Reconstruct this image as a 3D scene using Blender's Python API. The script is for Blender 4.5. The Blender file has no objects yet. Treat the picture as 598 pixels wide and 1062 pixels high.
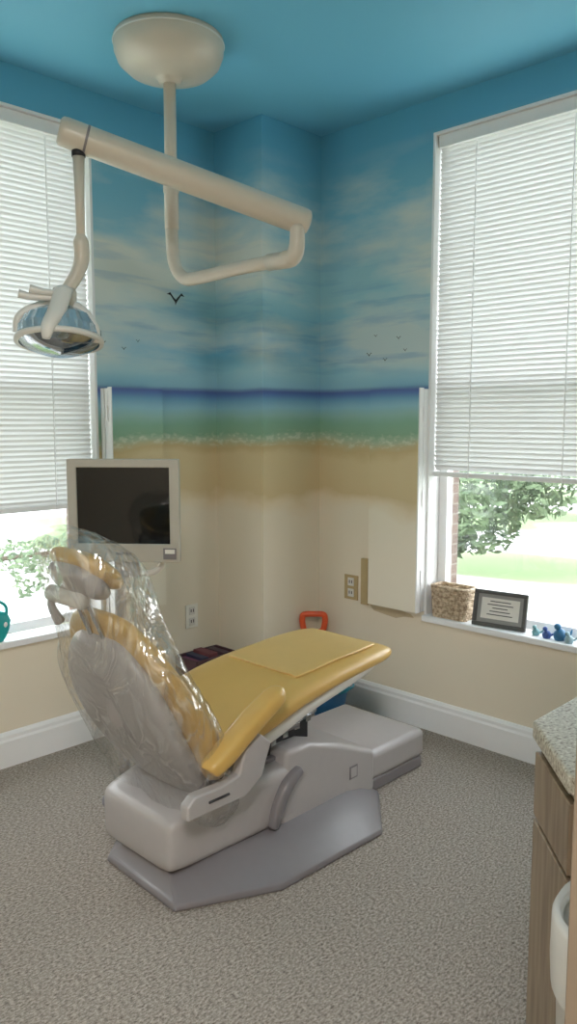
import bpy, math, random
import numpy as np
from mathutils import Vector, Matrix, noise as mnoise
random.seed(4)
scene=bpy.context.scene

# ---------------------------------------------------------------- helpers
def lin(c):
    o=[]
    for v in c:
        v=v/255.0
        o.append(v/12.92 if v<=0.04045 else ((v+0.055)/1.055)**2.4)
    return (o[0],o[1],o[2],1.0)

def newmat(name):
    m=bpy.data.materials.new(name); m.use_nodes=True
    nt=m.node_tree
    return m,nt,nt.nodes['Principled BSDF']

def mat(name,col,rough=0.5,metal=0.0,var=0.06,scale=30.0,bump=0.0,bscale=60.0,coat=0.0,spec=None):
    m,nt,b=newmat(name)
    tc=nt.nodes.new('ShaderNodeTexCoord')
    n=nt.nodes.new('ShaderNodeTexNoise'); n.inputs['Scale'].default_value=scale
    nt.links.new(tc.outputs['Object'],n.inputs['Vector'])
    mx=nt.nodes.new('ShaderNodeMix'); mx.data_type='RGBA'
    l=lin(col)
    mx.inputs[6].default_value=tuple([v*(1-var) for v in l[:3]]+[1])
    mx.inputs[7].default_value=tuple([min(1,v*(1+var)) for v in l[:3]]+[1])
    nt.links.new(n.outputs['Fac'],mx.inputs[0])
    nt.links.new(mx.outputs[2],b.inputs['Base Color'])
    b.inputs['Roughness'].default_value=rough
    b.inputs['Metallic'].default_value=metal
    if coat: b.inputs['Coat Weight'].default_value=coat
    if spec is not None: b.inputs['Specular IOR Level'].default_value=spec
    if bump:
        n2=nt.nodes.new('ShaderNodeTexNoise'); n2.inputs['Scale'].default_value=bscale
        nt.links.new(tc.outputs['Object'],n2.inputs['Vector'])
        bp=nt.nodes.new('ShaderNodeBump'); bp.inputs['Strength'].default_value=bump; bp.inputs['Distance'].default_value=0.01
        nt.links.new(n2.outputs['Fac'],bp.inputs['Height'])
        nt.links.new(bp.outputs['Normal'],b.inputs['Normal'])
    return m

def empty(name,loc=(0,0,0)):
    e=bpy.data.objects.new(name,None); e.location=loc; e.empty_display_size=0.1
    scene.collection.objects.link(e); return e

def addmesh(name,verts,faces,m,parent=None,smooth=False,bevel=0.0,seg=3,subsurf=0):
    me=bpy.data.meshes.new(name); me.from_pydata([tuple(v) for v in verts],[],faces); me.update()
    import bmesh
    bm=bmesh.new(); bm.from_mesh(me); bmesh.ops.recalc_face_normals(bm,faces=bm.faces); bm.to_mesh(me); bm.free()
    ob=bpy.data.objects.new(name,me); scene.collection.objects.link(ob)
    if m is not None: me.materials.append(m)
    if smooth:
        for p in me.polygons: p.use_smooth=True
    if bevel:
        md=ob.modifiers.new('b','BEVEL'); md.width=bevel; md.segments=seg; md.limit_method='ANGLE'; md.angle_limit=math.radians(35)
        for p in me.polygons: p.use_smooth=True
        md.harden_normals=True
    if subsurf:
        md=ob.modifiers.new('s','SUBSURF'); md.levels=subsurf; md.render_levels=subsurf
    if parent is not None:
        ob.parent=parent
        ob.matrix_parent_inverse=Matrix.Translation(parent.location).inverted()
    return ob

BF=[(0,1,3,2),(4,6,7,5),(0,4,5,1),(2,3,7,6),(0,2,6,4),(1,5,7,3)]
def boxv(x0,x1,y0,y1,z0,z1):
    return [(x,y,z) for x in (x0,x1) for y in (y0,y1) for z in (z0,z1)]
def box(name,x0,x1,y0,y1,z0,z1,m,parent=None,bevel=0.0,seg=3):
    return addmesh(name,boxv(x0,x1,y0,y1,z0,z1),BF,m,parent,bevel=bevel,seg=seg)
def boxes(name,lst,m,parent=None,bevel=0.0):
    V=[];F=[]
    for b in lst:
        o=len(V); V+=boxv(*b); F+=[tuple(i+o for i in f) for f in BF]
    return addmesh(name,V,F,m,parent,bevel=bevel)

def loft(name,rings,m,parent=None,cap=True,smooth=True,closed=True,subsurf=0):
    n=len(rings[0]); V=[p for r in rings for p in r]; F=[]
    for i in range(len(rings)-1):
        for j in range(n if closed else n-1):
            k=(j+1)%n
            F.append((i*n+j,i*n+k,(i+1)*n+k,(i+1)*n+j))
    if cap:
        F.append(tuple(range(n))[::-1]); F.append(tuple((len(rings)-1)*n+j for j in range(n)))
    return addmesh(name,V,F,m,parent,smooth=smooth,subsurf=subsurf)

def srect(c,u,v,hu,hv,n=32,p=4.0):
    c=Vector(c);u=Vector(u);v=Vector(v);out=[]
    for i in range(n):
        t=2*math.pi*i/n
        a=math.copysign(abs(math.cos(t))**(2/p),math.cos(t)); b=math.copysign(abs(math.sin(t))**(2/p),math.sin(t))
        out.append(c+u*(a*hu)+v*(b*hv))
    return out

def crom(keys,n):
    K=np.array(keys,float); out=[]
    m=len(K)
    for i in range(m-1):
        p0=K[max(i-1,0)];p1=K[i];p2=K[i+1];p3=K[min(i+2,m-1)]
        for j in range(n):
            t=j/n
            out.append(0.5*((2*p1)+(-p0+p2)*t+(2*p0-5*p1+4*p2-p3)*t*t+(-p0+3*p1-3*p2+p3)*t**3))
    out.append(K[-1]); return out

def sweep(name,pts,r,m,parent=None,n=20,smoothn=0,p=2.0,asp=1.0,upv=(0,0,1)):
    if smoothn: pts=[tuple(q) for q in crom(pts,smoothn)]
    pts=[Vector(q) for q in pts]
    R=r if isinstance(r,(list,tuple)) else [r]*len(pts)
    if len(R)!=len(pts):
        R=np.interp(np.linspace(0,1,len(pts)),np.linspace(0,1,len(R)),R)
    rings=[]; prev=None
    for i,q in enumerate(pts):
        t=(pts[min(i+1,len(pts)-1)]-pts[max(i-1,0)]).normalized()
        if prev is None:
            u=Vector(upv); 
            if abs(u.dot(t))>0.95: u=Vector((1,0,0))
        else: u=prev
        u=(u-t*u.dot(t)).normalized(); prev=u
        v=t.cross(u)
        rings.append(srect(q,u,v,R[i]*asp,R[i],n,p))
    return loft(name,rings,m,parent)

def lathe(name,prof,c,m,parent=None,axis=(0,0,1),n=48,cap=True):
    a=Vector(axis).normalized(); u=a.orthogonal().normalized(); v=a.cross(u); c=Vector(c)
    rings=[[c+a*h+u*(r*math.cos(2*math.pi*i/n))+v*(r*math.sin(2*math.pi*i/n)) for i in range(n)] for r,h in prof]
    return loft(name,rings,m,parent,cap=cap)

def prism(name,poly,z0,z1,m,parent=None,bevel=0.0):
    n=len(poly)
    V=[(x,y,z0) for x,y in poly]+[(x,y,z1) for x,y in poly]
    F=[tuple(range(n))[::-1],tuple(range(n,2*n))]+[(i,(i+1)%n,n+(i+1)%n,n+i) for i in range(n)]
    return addmesh(name,V,F,m,parent,bevel=bevel)

# ---------------------------------------------------------------- materials
def ramp(nt,stops):
    r=nt.nodes.new('ShaderNodeValToRGB'); e=r.color_ramp.elements
    e[0].position=stops[0][0]; e[0].color=stops[0][1]
    e[1].position=stops[-1][0]; e[1].color=stops[-1][1]
    for p,c in stops[1:-1]:
        x=e.new(p); x.color=c
    return r
def math_(nt,op,a,b=None):
    n=nt.nodes.new('ShaderNodeMath'); n.operation=op
    for i,v in enumerate((a,b)):
        if v is None: continue
        if isinstance(v,(int,float)): n.inputs[i].default_value=v
        else: nt.links.new(v,n.inputs[i])
    return n.outputs[0]

def mural(name,cream,off0):
    m,nt,b=newmat(name)
    g=nt.nodes.new('ShaderNodeNewGeometry'); s=nt.nodes.new('ShaderNodeSeparateXYZ')
    nt.links.new(g.outputs['Position'],s.inputs[0]); z=s.outputs['Z']
    def nz(scale,mz,detail=4,off=0.0):
        mp=nt.nodes.new('ShaderNodeMapping'); mp.inputs['Scale'].default_value=(1,1,mz); mp.inputs['Location'].default_value=(off,off,0)
        nt.links.new(g.outputs['Position'],mp.inputs[0])
        n=nt.nodes.new('ShaderNodeTexNoise'); n.inputs['Scale'].default_value=scale; n.inputs['Detail'].default_value=detail
        nt.links.new(mp.outputs[0],n.inputs['Vector']); return n.outputs['Fac']
    mr=nt.nodes.new('ShaderNodeMapRange'); mr.inputs[1].default_value=1.62; mr.inputs[2].default_value=1.20; mr.inputs[3].default_value=0.02; mr.inputs[4].default_value=0.28
    nt.links.new(z,mr.inputs[0])
    d=math_(nt,'MULTIPLY',math_(nt,'SUBTRACT',nz(2.4,1.6,5,off0),0.5),mr.outputs[0])
    zz=math_(nt,'DIVIDE',math_(nt,'ADD',z,d),2.95)
    S=[(0.0,cream),(1.03,cream),(1.09,(230,215,188)),(1.14,(214,194,152)),(1.24,(218,200,160)),(1.32,(220,202,162)),(1.36,(206,184,138)),(1.385,(200,190,150)),
       (1.41,(178,196,172)),(1.44,(142,180,152)),(1.49,(140,184,162)),(1.53,(156,196,192)),(1.57,(152,200,216)),(1.605,(122,172,204)),(1.635,(92,124,184)),(1.652,(92,108,168)),(1.672,(150,196,216)),
       (1.75,(160,208,222)),(1.85,(122,190,220)),(1.95,(126,192,216)),(2.1,(162,206,216)),(2.3,(158,202,214)),(2.5,(132,192,214)),(2.65,(120,184,208)),(2.80,(100,174,206)),(2.95,(90,168,202))]
    r=ramp(nt,[(p/2.95,lin(c)) for p,c in S])
    nt.links.new(zz,r.inputs[0])
    cl=ramp(nt,[(0.42,(0,0,0,1)),(0.62,(1,1,1,1))]); nt.links.new(nz(1.25,3.6,7,0.35),cl.inputs[0])
    band=ramp(nt,[(1.70/2.95,(0,0,0,1)),(1.80/2.95,(.7,.7,.7,1)),(1.95/2.95,(.7,.7,.7,1)),(2.05/2.95,(.8,.8,.8,1)),(2.3/2.95,(1,1,1,1)),(2.6/2.95,(.8,.8,.8,1)),(2.82/2.95,(0,0,0,1))])
    nt.links.new(math_(nt,'DIVIDE',z,2.95),band.inputs[0])
    f=math_(nt,'MULTIPLY',cl.outputs[0],band.outputs[0])
    mx=nt.nodes.new('ShaderNodeMix'); mx.data_type='RGBA'
    nt.links.new(f,mx.inputs[0]); nt.links.new(r.outputs[0],mx.inputs[6]); mx.inputs[7].default_value=lin((224,227,218))
    st=ramp(nt,[(0.52,(0,0,0,1)),(0.64,(1,1,1,1))]); nt.links.new(nz(2.2,9.0,4,1.7),st.inputs[0])
    bs=ramp(nt,[(1.70/2.95,(0,0,0,1)),(1.80/2.95,(1,1,1,1)),(2.1/2.95,(.8,.8,.8,1)),(2.5/2.95,(0,0,0,1))]); nt.links.new(math_(nt,'DIVIDE',z,2.95),bs.inputs[0])
    mxs=nt.nodes.new('ShaderNodeMix'); mxs.data_type='RGBA'
    nt.links.new(math_(nt,'MULTIPLY',math_(nt,'MULTIPLY',st.outputs[0],bs.outputs[0]),0.45),mxs.inputs[0]); nt.links.new(mx.outputs[2],mxs.inputs[6]); mxs.inputs[7].default_value=lin((108,164,202))
    fb=ramp(nt,[(1.37/2.95,(0,0,0,1)),(1.39/2.95,(1,1,1,1)),(1.42/2.95,(1,1,1,1)),(1.45/2.95,(0,0,0,1))])
    nt.links.new(zz,fb.inputs[0])
    fn=ramp(nt,[(0.50,(0,0,0,1)),(0.60,(1,1,1,1))]); nt.links.new(nz(26,1.8,4),fn.inputs[0])
    f2=math_(nt,'MULTIPLY',math_(nt,'MULTIPLY',fb.outputs[0],fn.outputs[0]),0.5)
    mx2=nt.nodes.new('ShaderNodeMix'); mx2.data_type='RGBA'
    nt.links.new(f2,mx2.inputs[0]); nt.links.new(mxs.outputs[2],mx2.inputs[6]); mx2.inputs[7].default_value=lin((225,228,212))
    nt.links.new(mx2.outputs[2],b.inputs['Base Color']); b.inputs['Roughness'].default_value=0.6
    b.inputs['Specular IOR Level'].default_value=0.3
    return m
M_mural=mural('beach_mural_paint',(232,222,202),0.0)
M_mural_sh=mural('beach_mural_paint_shutter',(238,230,212),0.12)
M_ceil=mat('ceiling_blue_paint',(110,184,214),0.6,var=0.12,scale=0.9)
M_cream=mat('cream_wall_paint',(232,222,200),0.8,var=0.02)
M_white=mat('white_trim_paint',(238,239,240),0.45,var=0.015)
M_beige=mat('lamp_beige_enamel',(208,199,184),0.35,var=0.02,coat=0.3)
M_offw=mat('offwhite_plastic',(218,216,210),0.35,var=0.02)
M_grey=mat('chair_light_grey_plastic',(174,170,170),0.36,var=0.03,coat=0.2)
M_dgrey=mat('chair_dark_grey_plastic',(126,122,126),0.40,var=0.03,coat=0.15)
M_dark=mat('dark_mechanism_metal',(42,42,46),0.5,0.3,var=0.2)
M_yel=mat('yellow_vinyl',(210,172,98),0.34,var=0.07,scale=8,bump=0.03,bscale=150,coat=0.2)
M_yel2=mat('yellow_vinyl_toe_cover',(214,180,114),0.28,var=0.07,scale=8)
M_metal=mat('brushed_steel',(190,192,195),0.25,1.0,var=0.05)
M_black=mat('black_screen_glass',(10,11,13),0.08,var=0.1)
M_mon=mat('monitor_beige_plastic',(184,180,170),0.45,var=0.02)
M_outlet=mat('outlet_plastic',(238,236,228),0.4,var=0.01)

def carpet():
    m,nt,b=newmat('loop_carpet')
    tc=nt.nodes.new('ShaderNodeTexCoord')
    n=nt.nodes.new('ShaderNodeTexNoise'); n.inputs['Scale'].default_value=85; n.inputs['Detail'].default_value=6; n.inputs['Roughness'].default_value=0.75
    mp=nt.nodes.new('ShaderNodeMapping'); mp.inputs['Scale'].default_value=(1,1.7,1); mp.inputs['Rotation'].default_value=(0,0,0.1)
    nt.links.new(tc.outputs['Object'],mp.inputs[0]); nt.links.new(mp.outputs[0],n.inputs['Vector'])
    r=ramp(nt,[(0.34,lin((104,96,88))),(0.46,lin((156,147,138))),(0.56,lin((190,181,171))),(0.68,lin((220,213,204)))])
    nt.links.new(n.outputs['Fac'],r.inputs[0]); nt.links.new(r.outputs[0],b.inputs['Base Color'])
    b.inputs['Roughness'].default_value=0.95; b.inputs['Specular IOR Level'].default_value=0.1
    bp=nt.nodes.new('ShaderNodeBump'); bp.inputs['Strength'].default_value=0.7; bp.inputs['Distance'].default_value=0.01
    nt.links.new(n.outputs['Fac'],bp.inputs['Height']); nt.links.new(bp.outputs[0],b.inputs['Normal'])
    return m
M_carpet=carpet()

def granite():
    m,nt,b=newmat('speckled_countertop')
    tc=nt.nodes.new('ShaderNodeTexCoord'); n=nt.nodes.new('ShaderNodeTexNoise'); n.inputs['Scale'].default_value=140; n.inputs['Detail'].default_value=3
    nt.links.new(tc.outputs['Object'],n.inputs['Vector'])
    r=ramp(nt,[(0.35,lin((120,108,92))),(0.45,lin((180,172,154))),(0.6,lin((200,194,178))),(0.7,lin((226,222,210)))])
    nt.links.new(n.outputs['Fac'],r.inputs[0]); nt.links.new(r.outputs[0],b.inputs['Base Color']); b.inputs['Roughness'].default_value=0.3
    return m
M_gran=granite()
def wood():
    m,nt,b=newmat('cabinet_woodgrain')
    tc=nt.nodes.new('ShaderNodeTexCoord'); n=nt.nodes.new('ShaderNodeTexNoise'); n.inputs['Scale'].default_value=8
    mp=nt.nodes.new('ShaderNodeMapping'); mp.inputs['Scale'].default_value=(6,6,0.6)
    nt.links.new(tc.outputs['Object'],mp.inputs[0]); nt.links.new(mp.outputs[0],n.inputs['Vector'])
    r=ramp(nt,[(0.35,lin((132,114,94))),(0.65,lin((158,140,118)))])
    nt.links.new(n.outputs['Fac'],r.inputs[0]); nt.links.new(r.outputs[0],b.inputs['Base Color']); b.inputs['Roughness'].default_value=0.4
    return m
M_wood=wood()
def slatmat():
    m,nt,b=newmat('blind_slat_vinyl')
    nt.nodes.remove(b)
    d=nt.nodes.new('ShaderNodeBsdfDiffuse'); d.inputs[0].default_value=lin((224,226,226))
    t=nt.nodes.new('ShaderNodeBsdfTranslucent'); t.inputs[0].default_value=lin((226,228,228))
    mx=nt.nodes.new('ShaderNodeMixShader'); mx.inputs[0].default_value=0.10
    nt.links.new(d.outputs[0],mx.inputs[1]); nt.links.new(t.outputs[0],mx.inputs[2])
    nt.links.new(mx.outputs[0],nt.nodes['Material Output'].inputs[0]); return m
M_slat=slatmat()
def glassmat(name,tr=0.93,col=(235,245,245),rough=0.02):
    m,nt,b=newmat(name); nt.nodes.remove(b)
    t=nt.nodes.new('ShaderNodeBsdfTransparent'); t.inputs[0].default_value=lin(col)
    g=nt.nodes.new('ShaderNodeBsdfGlossy'); g.inputs['Roughness'].default_value=rough
    mx=nt.nodes.new('ShaderNodeMixShader'); mx.inputs[0].default_value=1-tr
    nt.links.new(t.outputs[0],mx.inputs[1]); nt.links.new(g.outputs[0],mx.inputs[2])
    nt.links.new(mx.outputs[0],nt.nodes['Material Output'].inputs[0]); return m
M_glass=glassmat('window_glass',0.95,(250,252,252))
def screenmat():
    m,nt,b=newmat('insect_screen_mesh'); nt.nodes.remove(b)
    t=nt.nodes.new('ShaderNodeBsdfTransparent'); t.inputs[0].default_value=(1,1,1,1)
    d=nt.nodes.new('ShaderNodeBsdfDiffuse'); d.inputs[0].default_value=lin((110,108,104))
    mx=nt.nodes.new('ShaderNodeMixShader'); mx.inputs[0].default_value=0.25
    nt.links.new(t.outputs[0],mx.inputs[1]); nt.links.new(d.outputs[0],mx.inputs[2])
    nt.links.new(mx.outputs[0],nt.nodes['Material Output'].inputs[0]); return m
M_screen=screenmat()
def filmmat():
    m,nt,b=newmat('clear_plastic_film'); nt.nodes.remove(b)
    tc=nt.nodes.new('ShaderNodeTexCoord')
    mp=nt.nodes.new('ShaderNodeMapping'); mp.inputs['Scale'].default_value=(1.3,1.3,0.6); mp.inputs['Rotation'].default_value=(0,-.5,0)
    nt.links.new(tc.outputs['Object'],mp.inputs[0])
    n=nt.nodes.new('ShaderNodeTexNoise'); n.inputs['Scale'].default_value=5.5; n.inputs['Detail'].default_value=3; n.inputs['Distortion'].default_value=1.0
    nt.links.new(mp.outputs[0],n.inputs['Vector'])
    bp=nt.nodes.new('ShaderNodeBump'); bp.inputs['Strength'].default_value=1.0; bp.inputs['Distance'].default_value=0.06
    nt.links.new(n.outputs['Fac'],bp.inputs['Height'])
    t=nt.nodes.new('ShaderNodeBsdfTransparent'); t.inputs[0].default_value=(0.93,0.93,0.92,1)
    g=nt.nodes.new('ShaderNodeBsdfGlossy'); g.inputs['Roughness'].default_value=0.10; nt.links.new(bp.outputs[0],g.inputs['Normal'])
    d=nt.nodes.new('ShaderNodeBsdfDiffuse'); d.inputs[0].default_value=(0.85,0.87,0.88,1); nt.links.new(bp.outputs[0],d.inputs['Normal'])
    a=nt.nodes.new('ShaderNodeMixShader'); a.inputs[0].default_value=0.3
    nt.links.new(g.outputs[0],a.inputs[1]); nt.links.new(d.outputs[0],a.inputs[2])
    fr=ramp(nt,[(0.34,(.30,.30,.30,1)),(0.42,(.14,.14,.14,1)),(0.445,(.42,.42,.42,1)),(0.48,(.16,.16,.16,1)),(0.53,(.17,.17,.17,1)),(0.555,(.5,.5,.5,1)),(0.59,(.2,.2,.2,1)),(0.64,(.22,.22,.22,1)),(0.72,(.5,.5,.5,1))])
    nt.links.new(n.outputs['Fac'],fr.inputs[0])
    mx=nt.nodes.new('ShaderNodeMixShader'); nt.links.new(fr.outputs[0],mx.inputs[0])
    nt.links.new(t.outputs[0],mx.inputs[1]); nt.links.new(a.outputs[0],mx.inputs[2])
    nt.links.new(mx.outputs[0],nt.nodes['Material Output'].inputs[0]); return m
M_film=filmmat()

# ---------------------------------------------------------------- room
H=2.95; XR=3.15; YL=3.20; XN=-1.7; YN=-1.7; T=0.14
LX0,LX1,LZ0,LZ1=0.70,2.01,0.56,2.79
RY0,RY1,RZ0,RZ1=0.85,2.16,0.57,2.80
box('floor',XN-T,XR+T,YN-T,YL+T,-0.1,0.0,M_carpet)
box('ceiling',XN-T,XR+T,YN-T,YL+T,H,H+0.1,M_ceil)
boxes('wall_left',[(XN-T,LX0,YL,YL+T,0,H),(LX1,XR+T,YL,YL+T,0,H),(LX0,LX1,YL,YL+T,0,LZ0-0.03),(LX0,LX1,YL,YL+T,LZ1,H)],M_mural)
boxes('wall_right',[(XR,XR+T,YN-T,RY0,0,H),(XR,XR+T,RY1,YL,0,H),(XR,XR+T,RY0,RY1,0,RZ0-0.03),(XR,XR+T,RY0,RY1,RZ1,H)],M_mural)
box('wall_column',2.73,XR,2.85,YL,0,H,M_mural)
box('wall_back',XN-T,XR,YN-T,YN,0,H,M_cream)
box('wall_near',XN-T,XN,YN,YL,0,H,M_cream)

def baseboard(name,ax,a,b0,b1,sgn):
    prof=[(0,0),(0.018,0),(0.018,0.115),(0.013,0.125),(0.013,0.14),(0.006,0.152),(0,0.155)]
    V=[];n=len(prof)
    for e in (b0,b1):
        for o,z in prof:
            V.append((e,a+sgn*o,z) if ax=='x' else (a+sgn*o,e,z))
    F=[(i,(i+1)%n,n+(i+1)%n,n+i) for i in range(n)]+[tuple(range(n)),tuple(range(n,2*n))]
    return addmesh(name,V,F,M_white)
baseboard('baseboard_left','x',YL,XN,2.73,-1)
baseboard('baseboard_right','y',XR,YN,2.85,-1)
baseboard('baseboard_column_a','y',2.73,2.832,YL,-1)
baseboard('baseboard_column_b','x',2.85,2.73,XR,-1)

def window(name,along,a0,a1,z0,z1,wall,blind_bottom,cords):
    def P(a0_,a1_,d0,d1,z0_,z1_):
        if along=='x': return (a0_,a1_,wall+d0,wall+d1,z0_,z1_)
        return (wall+d0,wall+d1,a0_,a1_,z0_,z1_)
    cen=((a0+a1)/2,wall,(z0+z1)/2) if along=='x' else (wall,(a0+a1)/2,(z0+z1)/2)
    e=empty(name,cen)
    t=0.012
    boxes('jamb_lining',[P(a0,a0+t,-0.004,T,z0,z1),P(a1-t,a1,-0.004,T,z0,z1),P(a0+t,a1-t,-0.004,T,z1-t,z1)],M_white,e)
    f=0.045; d0,d1=0.085,0.135
    zm=(z0+z1)/2-0.05
    boxes('sash_frame',[P(a0+t,a0+t+f,d0,d1,z0,z1-t),P(a1-t-f,a1-t,d0,d1,z0,z1-t),P(a0+t+f,a1-t-f,d0,d1,z1-t-f,z1-t),
        P(a0+t+f,a1-t-f,d0,d1,z0,z0+f),P(a0+t+f,a1-t-f,d0,d1,zm,zm+0.04)],M_white,e,bevel=0.003)
    box('glass_pane',*P(a0+t+f,a1-t-f,0.108,0.112,z0+f,z1-t-f),M_glass,e)
    q=[P(a,a,0.128,0.128,z,z) for a,z in ((a0+t+f,z0+f),(a1-t-f,z0+f),(a1-t-f,zm),(a0+t+f,zm))]
    addmesh('insect_screen',[(v[0],v[2],v[4]) for v in q],[(0,1,2,3)],M_screen,e)
    box('sill',*P(a0-0.0,a1+0.0,-0.03,0.085,z0-0.03,z0),M_white,e,bevel=0.006)
    bl=empty('window_blind',cen)
    ba0,ba1=a0+t+0.006,a1-t-0.006
    box('headrail',*P(ba0,ba1,0.012,0.062,z1-t-0.055,z1-t-0.001),M_white,bl,bevel=0.004)
    zt=z1-t-0.065; pitch=0.0225; zc=zt; V=[];F=[]
    dc=0.037
    while zc>blind_bottom+0.03:
        pr=[( 0.0075,-0.0125),(0.0025,0.0005),(-0.0075,0.0125)]
        o=len(V)
        for a in (ba0,ba1):
            for dd,dz in pr:
                q=P(a,a,dc+dd,dc+dd,zc+dz,zc+dz); V.append((q[0],q[2],q[4]))
        F+=[(o,o+1,o+4,o+3),(o+1,o+2,o+5,o+4)]
        zc-=pitch
    addmesh('slats',V,F,M_slat,bl)
    box('bottom_rail',*P(ba0,ba1,dc-0.012,dc+0.012,blind_bottom,blind_bottom+0.022),M_white,bl,bevel=0.003)
    boxes('ladder_cords',[P(c-0.0015,c+0.0015,dc-0.018,dc-0.015,blind_bottom,zt) for c in cords],M_white,bl)
    return e
window('window_1','x',LX0,LX1,LZ0,LZ1,YL,1.105,[0.9,1.35,1.80])
window('window_2','y',RY0,RY1,RZ0,RZ1,XR,1.24,[1.05,1.5,1.95])

def shutter_right():
    e=empty('folding_shutter',(3.12,2.3,1.1))
    z0,z1=0.585,1.655
    box('leaf_painted',3.079,3.106,2.165,2.455,z0,z1,M_mural_sh,e)
    box('leaf_edge_front',3.077,3.107,2.158,2.1648,z0,z1+0.001,M_white,e)
    box('leaf_back',3.114,3.147,2.160,2.44,z0,z1-0.004,M_white,e)
    boxes('hinges',[(3.103,3.118,2.152,2.160,z,z+0.07) for z in (0.72,1.1,1.5)],M_white,e)
def shutter_left():
    e=empty('folding_shutter',(2.18,3.16,1.1))
    z0,z1=0.60,1.655
    box('leaf_painted',2.035,2.32,3.118,3.143,z0,z1,M_mural_sh,e)
    box('leaf_edge_front',2.030,2.0348,3.116,3.144,z0,z1+0.001,M_white,e)
    box('leaf_mid',2.030,2.31,3.146,3.168,z0,z1-0.004,M_white,e)
    box('leaf_back',2.026,2.31,3.172,3.197,z0,z1-0.004,M_white,e)
    boxes('hinges',[(2.022,2.030,3.14,3.15,z,z+0.07) for z in (0.72,1.1,1.5)],M_white,e)
shutter_right(); shutter_left()

M_bird=mat('bird_paint',(48,52,60),0.8)
def bird(name,wall,a,z,s):
    prof=[(-1,.35),(-.6,.55),(-.25,.15),(0,-.05),(.25,.2),(.65,.6),(1,.3),(.6,.35),(.25,-.08),(0.08,-.3),(-.05,-.55),(-.1,-.25),(-.3,-.05),(-.6,.3)]
    P=[((a+x*s),(z+y*s)) for x,y in prof]
    if wall=='l': V=[(x,YL-0.002,y) for x,y in P]
    else: V=[(XR-0.002,x,y) for x,y in P]
    addmesh(name,V,[tuple(range(len(V)))],M_bird)
bird('painted_bird','l',2.47,2.10,0.055)
for a,z,s in ((2.05,1.86,0.015),(2.16,1.84,0.014),(2.24,1.88,0.012)): bird('painted_bird','l',a,z,s)
for a,z,s in ((2.52,1.83,0.018),(2.42,1.80,0.015),(2.34,1.90,0.015),(2.30,1.84,0.013),(2.48,1.92,0.012)): bird('painted_bird','r',a,z,s)

def outlet_left():
    e=empty('wall_outlet',(2.54,YL,0.485))
    box('plate',2.50,2.58,YL-0.006,YL,0.425,0.55,M_outlet,e,bevel=0.002)
    boxes('sockets',[(2.521,2.559,YL-0.009,YL-0.004,0.437,0.479),(2.521,2.559,YL-0.009,YL-0.004,0.495,0.537)],M_offw,e,bevel=0.002)
    boxes('slots',[(x,x+0.005,YL-0.0096,YL-0.008,z,z+0.016) for x in (2.530,2.545) for z in (0.453,0.509)],M_dark,e)
outlet_left()
M_tan=mat('tan_outlet_plastic',(186,164,120),0.5)
def outlet_right():
    e=empty('wall_outlet',(XR,2.58,0.66))
    box('plate',XR-0.007,XR,2.575,2.665,0.57,0.70,M_tan,e,bevel=0.002)
    boxes('sockets',[(XR-0.01,XR-0.005,2.60,2.64,0.585,0.628),(XR-0.01,XR-0.005,2.60,2.64,0.643,0.686)],M_offw,e,bevel=0.002)
    boxes('slots',[(XR-0.0106,XR-0.0095,y,y+.005,z,z+.016) for y in (2.61,2.625) for z in (.60,.657)],M_dark,e)
    box('conduit_strip',XR-0.02,XR,2.50,2.545,0.56,0.80,M_tan,e,bevel=0.003)
outlet_right()
M_scuff=mat('wall_scuff',(196,180,150),.9,var=.12,scale=25)
addmesh('wall_scuff_patch',[(XR-.0015,y,z) for y,z in ((2.50,.565),(2.46,.592),(2.38,.585),(2.30,.565),(2.24,.555),(2.22,.54),(2.28,.535),(2.33,.52),(2.40,.527),(2.47,.535))],[tuple(range(10))],M_scuff)

# ---------------------------------------------------------------- exterior
def grassmat():
    m,nt,b=newmat('lawn_and_pavement')
    tc=nt.nodes.new('ShaderNodeTexCoord'); n=nt.nodes.new('ShaderNodeTexNoise'); n.inputs['Scale'].default_value=0.3; n.inputs['Detail'].default_value=1
    nt.links.new(tc.outputs['Object'],n.inputs['Vector'])
    r=ramp(nt,[(0.38,lin((112,134,92))),(0.49,lin((130,150,108))),(0.53,lin((206,206,204)))])
    nt.links.new(n.outputs['Fac'],r.inputs[0]); nt.links.new(r.outputs[0],b.inputs['Base Color']); b.inputs['Roughness'].default_value=0.95
    return m
addmesh('ground_outside',[(-40,3.5,-0.4),(60,3.5,-0.4),(60,60,-0.4),(-40,60,-0.4),(3.4,-40,-0.4),(60,-40,-0.4),(3.4,3.5,-0.4)],[(0,1,2,3),(4,5,1,6)],grassmat())
def leafm():
    m,nt,b=newmat('leaves')
    tc=nt.nodes.new('ShaderNodeTexCoord'); n=nt.nodes.new('ShaderNodeTexNoise'); n.inputs['Scale'].default_value=6
    nt.links.new(tc.outputs['Object'],n.inputs['Vector'])
    r=ramp(nt,[(0.35,lin((72,92,66))),(0.6,lin((112,132,98)))])
    nt.links.new(n.outputs['Fac'],r.inputs[0]); nt.links.new(r.outputs[0],b.inputs['Base Color']); b.inputs['Roughness'].default_value=0.6
    return m
M_leaf=leafm(); M_bark=mat('bark',(105,92,80),0.9,var=0.3)
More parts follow.
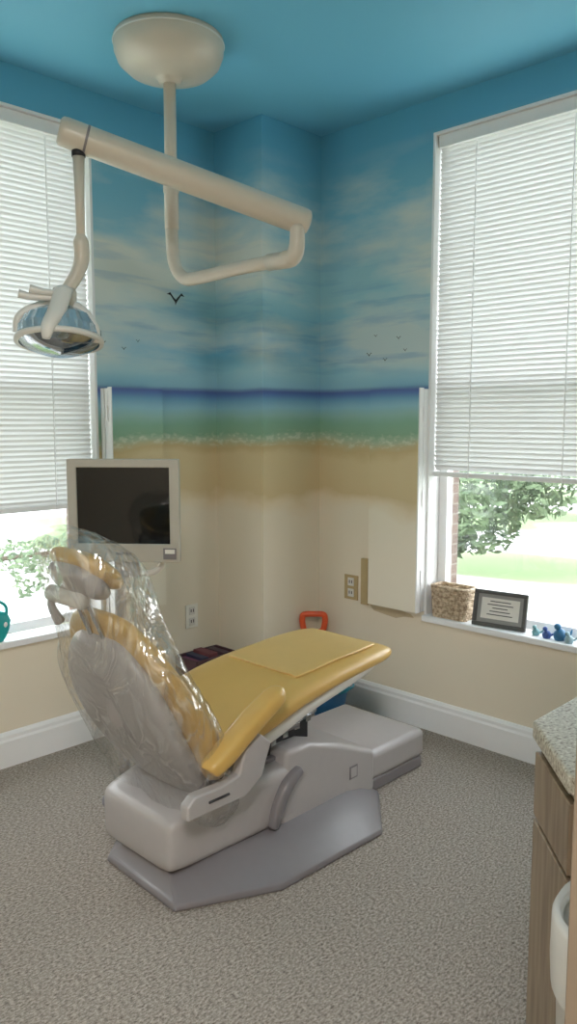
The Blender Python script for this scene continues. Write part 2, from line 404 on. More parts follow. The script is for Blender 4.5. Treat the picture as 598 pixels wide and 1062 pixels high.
def leaves(name,blobs,n,parent,size=0.07):
    V=[];F=[]
    for _ in range(n):
        c,r=random.choice(blobs)
        while True:
            q=Vector((random.uniform(-1,1),random.uniform(-1,1),random.uniform(-1,1)))
            if 0.3<q.length<1: break
        p=Vector(c)+Vector((q.x*r[0],q.y*r[1],q.z*r[2]))
        a=Vector((random.gauss(0,1),random.gauss(0,1),random.gauss(0,1))).normalized(); b=a.orthogonal().normalized()
        s=size*random.uniform(.6,1.2); o=len(V)
        V+=[p-a*s,p+b*s*.45,p+a*s,p-b*s*.45]; F.append((o,o+1,o+2,o+3))
    addmesh(name,V,F,M_leaf,parent)
def tree(x,y,blobs,n,size=0.09):
    e=empty('tree',(x,y,-0.4))
    sweep('trunk',[(x,y,-0.4),(x+.05,y,0.6),(x,y+.05,1.6),(x,y,2.6)],[0.06,0.05,0.045,0.03],M_bark,e,n=10,smoothn=4)
    sweep('branch_1',[(x,y,0.6),(x-.3,y-.2,1.2),(x-.6,y-.5,1.6)],[0.03,0.025,0.015],M_bark,e,n=8,smoothn=4)
    sweep('branch_2',[(x,y,0.9),(x+.4,y+.3,1.5),(x+.6,y+.6,2.0)],[0.03,0.025,0.015],M_bark,e,n=8,smoothn=4)
    leaves('foliage',blobs,n,e,size)
tree(8.3,5.35,[((8.3,5.2,1.4),(0.8,0.9,1.0)),((8.1,4.5,.75),(0.6,0.5,0.45)),((8.1,4.1,.9),(0.5,0.5,0.5)),((8.3,5.5,.8),(0.6,0.6,0.7)),((8.2,5.0,2.4),(1,1,1)),((8.3,4.95,0.3),(.45,.5,.4)),((8.3,5.4,0.1),(.3,.35,.3))],3800,0.075)
tree(14.5,6.4,[((14.5,6.4,1.6),(1.3,1.3,1.2)),((14.5,5.8,.7),(1.0,1.0,.7))],1500,0.10)
tree(13,5.0,[((13,5.0,1.4),(1.3,1.4,1.1)),((13,4.4,.7),(.8,.9,.6))],1500,0.09)
def hedge():
    e=empty('hedge',(3,8.5,-0.4))
    sweep('stems',[(1.5,9.6,-0.4),(1.6,9.6,-0.25),(5.5,9.6,-0.25),(5.6,9.6,-0.4)],0.03,M_bark,e,n=8)
    bl=[((x,9.6+random.uniform(-.3,.3),-0.26+random.uniform(-.04,.06)),(0.5,0.5,0.2)) for x in np.arange(1.0,8,0.45)]+[((4.0,7.8,-.12),(.22,.22,.27))]
    leaves('foliage',bl,3000,e,0.05)
hedge()
def brickm():
    m,nt,b=newmat('exterior_brick')
    tc=nt.nodes.new('ShaderNodeTexCoord'); mp=nt.nodes.new('ShaderNodeMapping'); mp.inputs['Rotation'].default_value=(math.radians(90),0,0)
    br=nt.nodes.new('ShaderNodeTexBrick'); br.inputs['Scale'].default_value=5
    br.inputs['Color1'].default_value=lin((118,98,90)); br.inputs['Color2'].default_value=lin((130,108,98)); br.inputs['Mortar'].default_value=lin((150,142,134))
    nt.links.new(tc.outputs['Object'],mp.inputs[0]); nt.links.new(mp.outputs[0],br.inputs['Vector']); nt.links.new(br.outputs['Color'],b.inputs['Base Color']); b.inputs['Roughness'].default_value=0.9
    return m
M_brick=brickm()
box('wall_exterior_brick_right',XR+T,XR+T+0.06,2.11,YL+T+0.1,-0.4,H,M_brick)
box('wall_exterior_brick_left',1.97,XR+T,YL+T,YL+T+0.1,-0.4,H,M_brick)

# ---------------------------------------------------------------- dental light
def dental_light():
    cx,cy=1.975,2.575
    e=empty('dental_operatory_light',(cx,cy,H))
    lathe('ceiling_canopy',[(0.001,0.0),(0.208,0.0),(0.211,-0.012),(0.208,-0.05),(0.194,-0.085),(0.160,-0.115),(0.10,-0.134),(0.055,-0.14),(0.045,-0.147),(0.04,-0.16),(0.001,-0.16)],(cx,cy,H),M_beige,e,n=64)
    lathe('canopy_seam',[(0.210,-0.014),(0.2135,-0.018),(0.210,-0.022)],(cx,cy,H),M_offw,e,n=64,cap=False)
    lathe('pole_upper',[(0.001,-0.1),(0.024,-0.1),(0.024,-0.60),(0.001,-0.60)],(cx,cy,H),M_beige,e,n=24)
    lathe('pole_collar',[(0.001,-0.50),(0.03,-0.50),(0.031,-0.505),(0.031,-0.56),(0.028,-0.565),(0.028,-0.7),(0.001,-0.7)],(cx,cy,H),M_beige,e,n=24)
    ex,ey=2.06,2.015
    d=Vector((ex-cx,ey-cy,0)).normalized()
    z0=2.05
    sweep('j_arm',[(cx,cy,2.4),(cx,cy,2.2),(cx+d.x*.015,cy+d.y*.015,2.11),(cx+d.x*.06,cy+d.y*.06,2.057),(cx+d.x*.13,cy+d.y*.13,z0),(cx+d.x*.30,cy+d.y*.30,z0+.012),(ex-d.x*.03,ey-d.y*.03,z0+.022)],0.025,M_beige,e,n=20,smoothn=5)
    lathe('j_arm_sleeve',[(0.001,0),(0.03,0),(0.03,0.09),(0.026,0.11),(0.001,0.11)],(ex-d.x*.09,ey-d.y*.09,z0+.019),M_beige,e,axis=(d.x,d.y,0),n=20)
    sweep('end_elbow',[(ex-d.x*.02,ey-d.y*.02,z0+.021),(ex+d.x*.02,ey+d.y*.02,z0+.027),(ex+d.x*.035,ey+d.y*.035,z0+.067),(ex+d.x*.035,ey+d.y*.035,z0+.13)],[0.03,0.03,0.028,0.024],M_beige,e,smoothn=5)
    rt=Vector((0.70,-0.714,0)); fw=Vector((0.714,0.70,0))
    A=Vector((2.115,1.975,2.195)); B=Vector((1.365,2.352,2.415))
    ax=(B-A).normalized(); L=(B-A).length
    lathe('spring_arm',[(0.001,0),(0.036,0.0),(0.044,0.006),(0.0465,0.02),(0.0465,L-0.02),(0.044,L-0.006),(0.036,L),(0.001,L)],A,M_beige,e,axis=ax,n=32)
    lathe('arm_band',[(0.0466,L-0.09),(0.0473,L-0.088),(0.0473,L-0.084),(0.0466,L-0.082)],A,M_dgrey,e,axis=ax,n=32,cap=False)
    q=B-ax*0.06
    lathe('drop_pivot',[(0.001,0.0),(0.02,0.0),(0.022,-0.02),(0.022,-0.03),(0.001,-0.03)],q+Vector((0,0,-0.03)),M_dark,e,n=20)
    sweep('drop_rod',[q+Vector((0,0,-0.06)),q+Vector((0.0,0,-0.2)),q+Vector((0,0,-0.35))],[0.019,0.015,0.014],M_beige,e,n=16)
    r0=q+Vector((0,0,-0.33))
    sweep('link_arm',[r0+Vector((0,0,.03)),r0+Vector((0,0,.01)),r0,r0+Vector((0.0,-0.0,-0.05)),r0+Vector((-.02,.0,-.10)),r0+Vector((-.05,.01,-.15))],[0.014,0.024,0.025,0.024,0.022,0.02],M_beige,e,n=16,smoothn=5)
    c=Vector((1.325,2.320,1.758))
    lathe('yoke_hub',[(0.001,-.03),(0.034,-.03),(0.038,-.02),(0.038,.02),(0.034,.03),(0.001,.03)],c+rt*.02+Vector((0,0,.13)),M_beige,e,axis=(0,0,1),n=28)
    sweep('yoke',[c-rt*.125+Vector((0,0,.02))-fw*.03,c-rt*.11+Vector((0,0,.075))-fw*.03,c-rt*.03+Vector((0,0,.11)),c+rt*.06+Vector((0,0,.10)),c+rt*.115+Vector((0,0,.04))-fw*.01,c+rt*.118+Vector((0,0,-.01))-fw*.01],[.012,.014,.018,.018,.014,.012],M_offw,e,smoothn=5,n=14)
    sweep('lamp_housing',[c+rt*.03+Vector((0,0,.15))-fw*.04,c+rt*.02+Vector((0,0,.08))-fw*.09,c+rt*.005+Vector((0,0,.03))-fw*.13,c+Vector((0,0,-.01))-fw*.14],[.03,.03,.024,.012],M_offw,e,smoothn=5,n=16,asp=0.7)
    for k,(s,zz) in enumerate(((-.065,.125),(-.03,.14))):
        sweep('handle_%d'%(k+1),[c+rt*(.01)+Vector((0,0,zz))-fw*.03,c+rt*s+Vector((0,0,zz+.002))-fw*.05,c+rt*(s-.04)+Vector((0,0,zz+.010))-fw*.06],[.01,.011,.014],M_offw,e,smoothn=4,n=12)
    ax2=Vector((-0.12,-0.16,-1)).normalized()
    up=-ax2
    M_refl=glassmat('lamp_lens_glass',0.5,(170,212,238),0.06)
    M_ref2=mat('lamp_reflector_bluish',(178,196,208),0.18,0.6,var=0.3,scale=26)
    prof=[(0.03,0.100),(0.07,0.092),(0.105,0.070),(0.125,0.034),(0.132,0.0),(0.136,-0.003),(0.136,-0.010),(0.128,-0.010)]
    n=72;u=up.orthogonal().normalized();v=up.cross(u);rings=[]
    for i,(r,h) in enumerate(prof):
        rg=[]
        for j in range(n):
            rr=r*(1+(0.035 if (j%4<2 and i<4) else 0)); t=2*math.pi*j/n
            rg.append(c+up*h+u*(rr*math.cos(t))+v*(rr*math.sin(t)))
        rings.append(rg)
    loft('reflector_bowl',rings,M_ref2,e,cap=False,smooth=False)
    lathe('reflector_rim',[(0.124,0.004),(0.137,0.004),(0.139,-0.004),(0.137,-0.012),(0.124,-0.012)],c,M_offw,e,axis=up,n=56,cap=False)
    lathe('lens',[(0.001,-0.05),(0.06,-0.042),(0.105,-0.024),(0.126,-0.006)],c,M_refl,e,axis=up,n=40,cap=False)
    lathe('bulb_cover',[(0.001,0.01),(0.026,0.01),(0.028,0.09),(0.02,0.105),(0.001,0.107)],c,M_offw,e,axis=up,n=24)
dental_light()

# ---------------------------------------------------------------- monitor
def monitor():
    fw=Vector((0.7145,0.6997,0)); rt=Vector((0.6997,-0.7145,0)); up=Vector((0,0,1))
    a=math.radians(4); fw,rt=fw*math.cos(a)+rt*math.sin(a), rt*math.cos(a)-fw*math.sin(a)
    c=Vector((1.685,2.520,1.165))
    e=empty('computer_monitor',c)
    def rb(name,u0,u1,d0,d1,z0,z1,m,bev=0.0):
        V=[c+rt*x+fw*y+up*z for x in (u0,u1) for y in (d0,d1) for z in (z0,z1)]
        return addmesh(name,V,BF,m,e,bevel=bev)
    W=.213;Hh=.195
    rb('bezel_top',-W,W,-0.012,0.02,Hh-.032,Hh,M_mon,.004)
    rb('bezel_bottom',-W,W,-0.012,0.02,-Hh,-Hh+.07,M_mon,.004)
    rb('bezel_left',-W,-W+.036,-0.012,0.02,-Hh+.06,Hh-.025,M_mon,.003)
    rb('bezel_right',W-.036,W,-0.012,0.02,-Hh+.06,Hh-.025,M_mon,.003)
    rb('screen_panel',-W+.03,W-.03,-0.004,0.015,-Hh+.06,Hh-.026,M_black)
    rb('rear_shell',-W+.004,W-.004,0.018,0.05,-Hh+.004,Hh-.004,M_mon,.012)
    rb('rear_hump',-.12,.12,0.05,0.085,-.11,.1,M_mon,.015)
    rb('badge_panel',W-.062,W-.012,-0.0135,-0.0118,-Hh+.012,-Hh+.055,M_dgrey)
    rb('badge_light',W-.055,W-.018,-0.0145,-0.013,-Hh+.034,-Hh+.05,M_outlet)
    rb('brand_label',-.03,.03,-0.0128,-0.0118,-Hh+.028,-Hh+.038,M_dgrey)
    P=c+fw*.03-rt*.03; px,py=P.x,P.y
    sweep('support_hook',[c+rt*.12-up*.165+fw*.06,c+rt*.13-up*.215+fw*.05,c+rt*.09-up*.245+fw*.04,c+rt*.03-up*.245+fw*.035,c-rt*.03-up*.25+fw*.03],.012,M_offw,e,smoothn=5,n=14)
    lathe('post',[(0.001,0),(0.022,0),(0.022,.94),(0.016,.95),(0.001,.95)],(px,py,0.0),M_grey,e,n=20)
    lathe('post_foot',[(0.001,0.0),(0.09,0.0),(0.09,.012),(0.06,.03),(0.001,.03)],(px,py,0.0),M_dgrey,e,n=32)
    rb('vesa_mount',-.05,.05,.02,.05,-.26,-.17,M_grey,.005)
monitor()

# ---------------------------------------------------------------- dental chair
def chair():
    yc=2.10
    e=empty('dental_chair',(1.9,yc,0))
    X=Vector((1,0,0));Y=Vector((0,1,0));Z=Vector((0,0,1))
    outl=[(1.375,-.262),(1.69,-.42),(2.19,-.435),(2.42,-.24),(2.42,.24),(2.19,.43),(1.69,.40),(1.39,.13)]
    def oct(sc,z):
        return [(1.90+(x-1.90)*sc[0],yc+y*sc[1],z) for x,y in outl]
    V=oct((1,1),0)+oct((1,1),.020)+oct((.97,.96),.032)+oct((.90,.62),.090)
    F=[(i*8+j,i*8+(j+1)%8,(i+1)*8+(j+1)%8,(i+1)*8+j) for i in range(3) for j in range(8)]+[tuple(range(8))[::-1],tuple(range(24,32))]
    addmesh('base_plate',V,F,M_dgrey,e,bevel=.012,seg=3)
    def bodyloft(name,keys,m,p=7,n=40,k=6):
        rings=[]
        for x,y,z0,z1,hw in crom(keys,k):
            rings.append(srect((x,y,(z0+z1)/2),Y,Z,hw,(z1-z0)/2,n,p))
        return loft(name,rings,m,e)
    box('foot_box_skirt',2.15,2.775,1.90,2.345,0.0,0.055,M_dgrey,e,bevel=.012)
    box('foot_box_cover',2.12,2.785,1.892,2.353,0.05,0.175,M_grey,e,bevel=.03,seg=5)
    V=[]
    for y in (1.865,2.365):
        V+=[(1.86,y,.05),(2.40,y,.03),(2.40,y,.20),(2.20,y,.285),(2.02,y,.345),(1.90,y,.345)]
    F=[tuple(range(6)),tuple(range(6,12))]+[(i,(i+1)%6,6+(i+1)%6,6+i) for i in range(6)]
    addmesh('lift_housing',V,F,M_grey,e,bevel=.022,seg=4)
    box('housing_logo',2.24,2.285,1.8625,1.8645,.13,.18,M_dgrey,e)
    box('housing_logo_inner',2.246,2.279,1.8615,1.8626,.136,.174,M_grey,e)
    bodyloft('link_cover',[(1.39,yc-.035,.125,.225,.145),(1.40,yc-.03,.095,.255,.182),(1.44,yc-.025,.085,.275,.20),(1.60,yc-.01,.08,.295,.222),(1.80,yc,.08,.30,.238),(1.93,yc,.085,.30,.238),(1.98,yc,.12,.28,.22)],M_grey,p=7)
    bodyloft('link_cover_skirt',[(1.46,yc-.03,.07,.12,.165),(1.54,yc-.02,.06,.12,.185),(1.9,yc,.06,.13,.21)],M_dgrey,p=6)
    sweep('side_blade',[(1.82,1.857,.10),(1.84,1.855,.17),(1.885,1.853,.235),(1.95,1.854,.27)],[.018,.024,.024,.016],M_dgrey,e,smoothn=5,n=14,asp=1.0,p=3)
    box('mechanism_block',1.66,2.10,1.95,2.25,.29,.43,M_dark,e,bevel=.01)
    for y in (1.93,2.27):
        sweep('mechanism_link',[(1.66,y,.32),(1.86,y,.39),(2.10,y,.44)],[.022,.018,.02],M_metal,e,n=12,smoothn=3)
    boxes('mechanism_bolts',[(1.74+i*.06,1.765+i*.06,1.905,1.93,.335+i*.014,.36+i*.014) for i in range(6)],M_metal,e,bevel=.003)
    boxes('mechanism_bars',[(1.80,1.99,1.92,1.945,.30,.315),(1.84,2.0,1.90,1.915,.40,.412)],M_dgrey,e,bevel=.003)
    rings=[]
    for x,zc,hw,hh in crom([(1.58,.385,.19,.012),(1.68,.39,.225,.03),(1.85,.43,.24,.035),(2.0,.468,.235,.03),(2.2,.500,.225,.028),(2.36,.525,.215,.025),(2.47,.537,.19,.014)],6):
        rings.append(srect((x,yc,zc),Y,Z,hw,hh,40,4))
    loft('seat_undershell',rings,M_offw,e)
    rings=[]
    for x,zc,hw,hh in crom([(1.50,.43,.20,.022),(1.525,.435,.235,.038),(1.62,.45,.262,.055),(1.78,.488,.272,.060),(1.94,.526,.268,.056),(2.14,.553,.258,.052),(2.32,.566,.248,.047),(2.46,.571,.236,.040),(2.525,.572,.212,.028),(2.545,.572,.18,.012)],7):
        rg=srect((x,yc,zc),Y,Z,hw,hh,48,3.0)
        rg=[Vector((p.x,p.y,p.z-(0.010*(1-((p.y-yc)/hw)**2) if p.z>zc else 0))) for p in rg]
        rings.append(rg)
    loft('seat_cushion',rings,M_yel,e)
    rings=[]
    for x,zc,hw,hh in crom([(2.00,.576,.17,.006),(2.015,.580,.19,.009),(2.20,.597,.195,.009),(2.36,.6035,.19,.009),(2.455,.602,.175,.008),(2.47,.601,.16,.004)],5):
        rings.append([Vector((p.x,p.y,p.z+0.006*((p.y-yc)/.2)**2)) for p in srect((x,yc,zc),Y,Z,hw,hh,40,4)])
    loft('toe_panel',rings,M_yel2,e)
    phi=math.radians(58); P0=Vector((1.585,yc,.395)); d=Vector((-math.cos(phi),0,math.sin(phi))); nn=Vector((math.sin(phi),0,math.cos(phi)))
    rings=[]
    for s,hw,off,hh in crom([(-.06,.20,.00,.03),(-.04,.235,.00,.05),(.03,.27,.0,.066),(.14,.292,.004,.060),(.28,.298,.008,.050),(.40,.278,.014,.042),(.49,.23,.022,.038),(.555,.168,.03,.028),(.582,.11,.034,.016),(.59,.07,.035,.008)],6):
        rings.append(srect(P0+d*s+nn*off,Y,nn,hw,hh,48,3))
    loft('backrest_cushion',rings,M_yel,e)
    rings=[]
    for s,hw,off,hh in crom([(-.12,.13,-.05,.02),(-.09,.18,-.055,.04),(.03,.222,-.068,.055),(.16,.250,-.074,.06),(.28,.258,-.066,.058),(.38,.238,-.05,.05),(.455,.194,-.032,.04),(.51,.138,-.016,.028),(.53,.09,-.008,.015)],6):
        rings.append(srect(P0+d*s+nn*off,Y,nn,hw,hh,48,2.5))
    loft('backrest_shell',rings,M_grey,e)
    for y in (-.035,.035):
        sweep('headrest_bar',[P0+d*.44+nn*-.02+Y*y,P0+d*.60+nn*.0+Y*y,P0+d*.72+nn*.02+Y*y],.008,M_metal,e,n=10,smoothn=3)
    sweep('headrest_knuckle',[P0+d*.685+nn*-.01-Y*.06,P0+d*.685+nn*-.01+Y*.12],.026,M_offw,e,n=18)
    sweep('headrest_lever',[P0+d*.685+Y*.11,P0+d*.65-nn*.03+Y*.13,P0+d*.58-nn*.035+Y*.14],[.014,.012,.018],M_grey,e,n=12,smoothn=4)
    ph2=math.radians(40); d2=Vector((-math.cos(ph2),0,math.sin(ph2))); n2=Vector((math.sin(ph2),0,math.cos(ph2)))
    hc=Vector((1.255,yc,1.045))
    rings=[]
    for s,hw,hh in crom([(-.085,.06,.008),(-.078,.10,.02),(-.05,.13,.03),(0,.142,.034),(.05,.13,.03),(.078,.10,.02),(.085,.06,.008)],5):
        rings.append(srect(hc+d2*s+n2*.015,Y,n2,hw,hh,40,3))
    loft('headrest_cushion',rings,M_yel,e)
    rings=[]
    for s,hw,hh in crom([(-.075,.06,.01),(-.065,.09,.026),(0,.124,.042),(.06,.09,.026),(.07,.06,.01)],6):
        rings.append(srect(hc+d2*s-n2*.028,Y,n2,hw,hh,40,2.6))
    loft('headrest_shell',rings,M_grey,e)
    for sg,yy,nm in ((1,yc-.325,'near'),(-1,yc+.325,'far')):
        sweep('armrest_pad_'+nm,[(1.465,yy,.445),(1.475,yy,.452),(1.53,yy,.482),(1.65,yy,.558),(1.74,yy,.605),(1.765,yy,.62),(1.78,yy,.627)],[.018,.034,.04,.04,.038,.03,.014],M_yel,e,smoothn=5,n=24,p=3.2,asp=.8)
        if sg==1: poly=[(1.37,.325),(1.60,.325),(1.675,.37),(1.715,.47),(1.67,.51),(1.60,.475),(1.575,.405),(1.50,.392),(1.40,.395),(1.37,.37)]
        else: poly=[(1.55,.335),(1.60,.335),(1.665,.375),(1.70,.47),(1.66,.50),(1.60,.47),(1.58,.405),(1.55,.39)]
        y0,y1=yy-.020,yy+.020; k=len(poly)
        V=[(x,y0,z) for x,z in poly]+[(x,y1,z) for x,z in poly]
        F=[tuple(range(k)),tuple(range(k,2*k))]+[(i,(i+1)%k,k+(i+1)%k,k+i) for i in range(k)]
        addmesh('armrest_bracket_'+nm,V,F,M_grey,e,bevel=.008)
        if sg==1: sweep('bracket_slot_'+nm,[(1.45,yy-.0205,.36),(1.53,yy-.0205,.36)],.005,M_dark,e,n=10,asp=.8)
        sweep('bracket_axle_'+nm,[(1.62,yy,.40),(1.62,yy+sg*.14,.40)],.022,M_dark,e,n=16)
    # plastic bag over headrest and backrest
    rings=[]; nr=200
    K=crom([(-.20,.22,-.08,.07),(-.13,.275,-.07,.12),(-.03,.305,-.045,.135),(.12,.32,-.03,.13),(.27,.325,-.02,.12),(.40,.30,-.0,.115),(.49,.255,.03,.125),(.56,.21,.055,.135),(.64,.18,.075,.135),(.72,.168,.075,.115),(.78,.165,.07,.09),(.83,.145,.066,.07),(.865,.11,.064,.05),(.885,.05,.064,.02)],12)
    def ridge(p,f,o): return 1-abs(mnoise.noise(Vector((p.x*f+o,p.y*f,p.z*f*.45))))*2.2
    for i,(s,hw,off,hh) in enumerate(K):
        c=P0+d*s+nn*off; rg=srect(c,Y,nn,hw,hh,nr,2.3); out=[]
        for j,p in enumerate(rg):
            w=ridge(p,5,0)*.018+ridge(p,11,5)*.010+ridge(p,24,9)*.003
            dirv=(p-c).normalized()
            out.append(p+dirv*(w-.011)*(1.6 if i<24 else 1.0))
        rings.append(out)
    loft('plastic_cover_film',rings,M_film,e,cap=False)
chair()

# ---------------------------------------------------------------- counter, bin, door
poly=[(1.53,.768),(2.3,.768),(2.3,.10),(1.80,.10),(1.345,.545),(1.325,.575),(1.335,.598)]
e=empty('counter_cabinet',(1.9,.45,0))
prism('countertop',poly,.825,.865,M_gran,e,bevel=.008)
poly2=[(1.545,.752),(2.28,.752),(2.28,.12),(1.80,.12),(1.358,.555),(1.352,.58)]
prism('cabinet_body',poly2,.0,.825,M_wood,e)
A=Vector((1.352,.58,0));B=Vector((1.545,.752,0)); dd=(B-A).normalized(); nn=Vector((-dd.y,dd.x,0))
def facepanel(name,s0,s1,z0,z1):
    V=[]
    for s in (s0,s1):
        for o in (0.0005,0.016):
            for z in (z0,z1): V.append(A+dd*s+nn*o+Vector((0,0,z)))
    addmesh(name,V,BF,M_wood,e,bevel=.003)
L=(B-A).length
facepanel('drawer_front',.01,L-.01,.66,.80); facepanel('door_front',.01,L-.01,.09,.65)
M_bin=mat('bin_white_liner',(216,214,208),.5,var=.05,bump=.4,bscale=14)
bx,by=1.21,.41
e=empty('waste_bin',(bx,by,0))
lathe('bin_body',[(.001,0),(.105,0),(.108,.01),(.128,.69),(.133,.695),(.133,.72),(.128,.725),(.122,.72),(.118,.65),(.10,.03),(.001,.03)],(bx,by,0),M_bin,e,n=40)
lathe('bin_liner_fold',[(.134,.60),(.137,.65),(.136,.715),(.128,.732),(.118,.71)],(bx,by,0),M_bin,e,n=40,cap=False)
M_door=mat('door_tan_laminate',(140,124,106),.5,var=.08,scale=12)
e=empty('door_1',(.92,0,1.0))
box('leaf',.90,.944,-.45,.395,.0,2.05,M_door,e,bevel=.003)
sweep('handle',[(.90,.33,1.0),(.86,.33,1.0),(.85,.30,1.0),(.85,.22,1.0)],.009,M_metal,e,n=10,smoothn=4)

# ---------------------------------------------------------------- items on right sill
ZS=RZ0
def basket():
    e=empty('wicker_basket',(3.185,2.03,ZS))
    m,nt,b=newmat('wicker')
    tc=nt.nodes.new('ShaderNodeTexCoord'); n=nt.nodes.new('ShaderNodeTexNoise'); n.inputs['Scale'].default_value=60
    nt.links.new(tc.outputs['Object'],n.inputs['Vector'])
    r=ramp(nt,[(.35,lin((150,128,104))),(.65,lin((216,198,172)))]); nt.links.new(n.outputs['Fac'],r.inputs[0]); nt.links.new(r.outputs[0],b.inputs['Base Color']); b.inputs['Roughness'].default_value=.7
    x0,x1,y0,y1,h=3.135,3.235,1.925,2.12,.15
    def rr(): return srect(((x0+x1)/2,(y0+y1)/2,0),(1,0,0),(0,1,0),(x1-x0)/2,(y1-y0)/2,64,7)
    base=rr(); V=[];F=[]
    rows=14
    for k in range(rows):
        z=ZS+.006+h*k/rows
        pts=[]
        c=Vector(((x0+x1)/2,(y0+y1)/2,0))
        for j,p in enumerate(base):
            off=.0035*(1 if ((j//2+k)%2) else -1)
            dv=(p-c).normalized(); sc=.90+.1*k/rows
            q=c+(p-c)*sc+dv*off; pts.append(Vector((q.x,q.y,z)))
        nn_=len(pts); rings=[]
        for j in range(nn_):
            t=(pts[(j+1)%nn_]-pts[j-1]).normalized(); u=Vector((0,0,1)); v=t.cross(u)
            rings.append(srect(pts[j],u,v,.0062,.0045,6,2))
        o=len(V)
        for rg in rings: V+=rg
        for j in range(nn_):
            jn=(j+1)%nn_
            for q in range(6): F.append((o+j*6+q,o+j*6+(q+1)%6,o+jn*6+(q+1)%6,o+jn*6+q))
    addmesh('weave',V,F,m,e,smooth=True)
    box('liner',x0+.016,x1-.016,y0+.02,y1-.02,ZS+.001,ZS+.12,m,e)
    rim=[Vector((p.x,p.y,ZS+h)) for p in base]; rim.append(rim[0])
    sweep('rim',rim,.007,m,e,n=8)
basket()
def sign():
    e=empty('framed_sign',(3.18,1.78,ZS))
    tilt=math.radians(12); up=Vector((math.sin(tilt),0,math.cos(tilt))); nrm=Vector((-math.cos(tilt),0,math.sin(tilt))); Y=Vector((0,1,0))
    rz=Matrix.Rotation(math.radians(8),3,'Z'); up=rz@up; nrm=rz@nrm; Y=rz@Y
    c=Vector((3.165,1.768,ZS))
    def rb(name,a0,a1,z0,z1,d0,d1,m,bev=0):
        V=[c+Y*a+up*z+nrm*d for a in (a0,a1) for z in (z0,z1) for d in (d0,d1)]
        addmesh(name,V,BF,m,e,bevel=bev)
    w=.125;h=.165
    mf=mat('sign_frame_pewter',(92,92,92),.4,.5)
    mp=mat('sign_mat_grey',(150,150,148),.8); mw=mat('sign_paper',(225,222,214),.8); mt=mat('sign_ink',(70,70,75),.8)
    rb('frame_bottom',-w,w,0,.018,0,.018,mf,.003); rb('frame_top',-w,w,h-.018,h,0,.018,mf,.003)
    rb('frame_left',w-.018,w,.018,h-.018,0,.018,mf,.003); rb('frame_right',-w,-w+.018,.018,h-.018,0,.018,mf,.003)
    rb('mat_board',-w+.017,w-.017,.017,h-.017,.003,.008,mp)
    rb('paper',-w+.036,w-.036,.036,h-.034,.0081,.009,mw)
    for k in range(5):
        s=.06-.012*(k%3)
        rb('text_line_%d'%(k+1),-s,s,.054+.015*k,.058+.015*k,.0091,.0095,mt)
    V=[c+up*(h*.8)+Y*.012,c+up*(h*.8)-Y*.012,c+Vector((.065,0,.001))-Y*.012,c+Vector((.065,0,.001))+Y*.012]
    addmesh('easel_leg',V,[(0,1,2,3)],mf,e)
sign()
def figurine(nm,x,y,col,s):
    e=empty(nm,(x,y,ZS)); m=mat(nm+'_paint',col,.35,var=.15)
    lathe('body',[(.001,0),(.016*s,0),(.02*s,.008*s),(.022*s,.02*s),(.014*s,.034*s),(.001,.04*s)],(x,y,ZS),m,e,n=16)
    lathe('head',[(.001,0),(.009*s,.003*s),(.012*s,.011*s),(.009*s,.019*s),(.001,.022*s)],(x-.006*s,y+.006*s,ZS+.034*s),m,e,n=16)
    sweep('tail',[(x+.01,y-.015*s,ZS+.015*s),(x+.01,y-.032*s,ZS+.025*s),(x+.008,y-.038*s,ZS+.042*s)],[.006*s,.005*s,.002*s],m,e,n=8,smoothn=3)
figurine('toy_figurine',3.17,1.59,(110,160,165),.8)
figurine('toy_figurine',3.16,1.535,(60,90,155),.9)
figurine('toy_figurine',3.17,1.48,(50,110,150),1.3)
figurine('toy_figurine',3.15,1.43,(150,180,190),.9)

def teal_toy():
    x,y,z=1.485,3.20,LZ0
    e=empty('toy_sand_crab',(x,y,z)); m=mat('teal_toy_plastic',(30,165,165),.35)
    rings=[srect((x,y,z+h*.8),(1,0,0),(0,1,0),w*.85,t,28,3) for h,w,t in ((0,.03,.012),(.02,.045,.016),(.06,.065,.02),(.11,.075,.02),(.15,.06,.016),(.165,.03,.008))]
    loft('body',rings,m,e)
    sweep('handle',[(x-.045,y,z+.10),(x-.045,y,z+.15),(x,y,z+.18),(x+.045,y,z+.15),(x+.045,y,z+.10)],.007,m,e,n=10,smoothn=5)
    mw=mat('toy_eye_white',(235,235,235),.3)
    for k in (-.03,.03): lathe('eye',[(.001,-.02),(.012,-.019),(.013,-.012),(.001,-.005)],(x+k,y,z+.075),mw,e,axis=(0,1,0),n=14)
teal_toy()

# ---------------------------------------------------------------- toys on floor
def shovel():
    x,y=3.035,2.785
    e=empty('toy_shovel',(x,y,0)); m=mat('orange_toy_plastic',(232,92,48),.35)
    rt=Vector((.7,-.714,0))
    c=Vector((x,y,0)); g=.03
    rings=[srect(c+Vector((0,0,z)),rt,(.714,.7,0),w,t,20,3.5) for z,w,t in ((0.0,.03,.004),(.03,.05,.006),(.10,.058,.01),(.14,.05,.012),(.16,.02,.012))]
    loft('blade',rings,m,e)
    sweep('shaft',[c+Vector((0,0,.14)),c+Vector((0,0,.37+g))],.012,m,e,n=12)
    sweep('d_handle',[c+rt*a+Vector((0,0,z+g)) for a,z in ((0,.350),(.045,.360),(.058,.395),(.06,.43),(.05,.45),(0,.452),(-.05,.45),(-.06,.43),(-.058,.395),(-.045,.360),(0,.350))],.016,m,e,n=12,smoothn=4)
shovel()
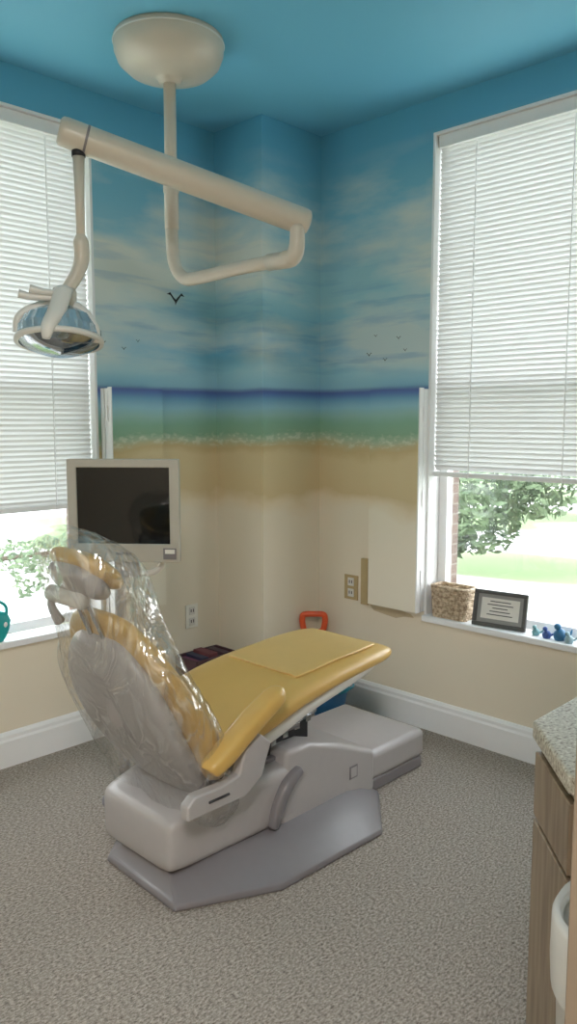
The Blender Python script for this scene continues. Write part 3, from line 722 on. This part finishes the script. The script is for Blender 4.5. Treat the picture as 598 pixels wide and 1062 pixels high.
def bucket():
    x,y=2.95,2.60
    e=empty('toy_bucket',(x,y,0)); m=mat('blue_toy_plastic',(40,110,165),.35); m2=mat('teal_bucket_rim',(50,150,175),.35)
    lathe('pail',[(.001,0),(.07,0),(.074,.005),(.10,.15),(.095,.15),(.068,.012),(.001,.012)],(x,y,0),m,e,n=40)
    lathe('rim',[(.098,.135),(.108,.14),(.108,.152),(.096,.155)],(x,y,0),m2,e,n=40,cap=False)
    sweep('handle',[(x-.10,y,.15),(x-.11,y-.05,.16),(x-.05,y-.12,.165),(x+.05,y-.12,.165),(x+.11,y-.05,.16),(x+.10,y,.15)],.006,m2,e,n=8,smoothn=5)
bucket()
def bookbin():
    e=empty('toy_book_bin',(2.5,3.03,0)); m=mat('bin_maroon',(74,46,56),.5)
    x0,x1,y0,y1,h=2.37,2.64,2.95,3.12,.33
    boxes('bin_walls',[(x0,x0+.01,y0,y1,0,h),(x1-.01,x1,y0,y1,0,h),(x0+.01,x1-.01,y0,y0+.01,0,h),(x0+.01,x1-.01,y1-.01,y1,0,h),(x0+.01,x1-.01,y0+.01,y1-.01,0,.01)],m,e,bevel=.002)
    cols=[(120,60,90),(45,48,74),(110,60,66),(60,44,66),(80,60,70)]
    xx=x0+.02
    for k,c in enumerate(cols):
        w=.028+.012*(k%3)
        box('book_%d'%(k+1),xx,xx+w,y0+.02,y1-.02,.0105,.32+.012*((k*7)%3),mat('book_cover_%d'%k,c,.6),e,bevel=.002); xx+=w+.006
bookbin()

# ---------------------------------------------------------------- lights / world / camera
def fillpanel(name,x,y,w,p):
    e=empty(name,(x,y,H))
    boxes('frame',[(x-w/2,x+w/2,y-w/2,y-w/2+.03,H-.03,H-.001),(x-w/2,x+w/2,y+w/2-.03,y+w/2,H-.03,H-.001),(x-w/2,x-w/2+.03,y-w/2+.03,y+w/2-.03,H-.03,H-.001),(x+w/2-.03,x+w/2,y-w/2+.03,y+w/2-.03,H-.03,H-.001)],M_white,e)
    l=bpy.data.lights.new(name+'_lamp','AREA'); l.shape='SQUARE'; l.size=w-.07; l.energy=p; l.color=(1,.94,.91)
    o=bpy.data.objects.new('fill_lamp',l); scene.collection.objects.link(o); o.location=(x,y,H-.02); o.parent=e
    o.matrix_parent_inverse=Matrix.Translation(e.location).inverted()
fillpanel('added_fill_panel',-.6,-.3,.9,92)  # room fill with a fixture frame, added unseen behind the camera

w=bpy.data.worlds.new('World'); scene.world=w; w.use_nodes=True
nt=w.node_tree; bg=nt.nodes['Background']
tc=nt.nodes.new('ShaderNodeTexCoord'); sp=nt.nodes.new('ShaderNodeSeparateXYZ'); nt.links.new(tc.outputs['Generated'],sp.inputs[0])
r=ramp(nt,[(0.45,(1,.985,.99,1)),(0.6,(1,.99,.99,1)),(1.0,(.88,.93,1,1))]); nt.links.new(math_(nt,'ADD',math_(nt,'MULTIPLY',sp.outputs['Z'],.5),.5),r.inputs[0])
nt.links.new(r.outputs[0],bg.inputs[0]); bg.inputs[1].default_value=7.8

cd=bpy.data.cameras.new('camera'); cam=bpy.data.objects.new('camera',cd); scene.collection.objects.link(cam)
cam.location=(0,0,1.5); cam.rotation_euler=(math.radians(90-6.54),0,math.radians(-45.6))
cd.sensor_fit='VERTICAL'; cd.sensor_height=36; cd.lens=820/1062*36; cd.clip_start=.02
scene.camera=cam
scene.view_settings.view_transform='Standard'
scene.view_settings.look='None'
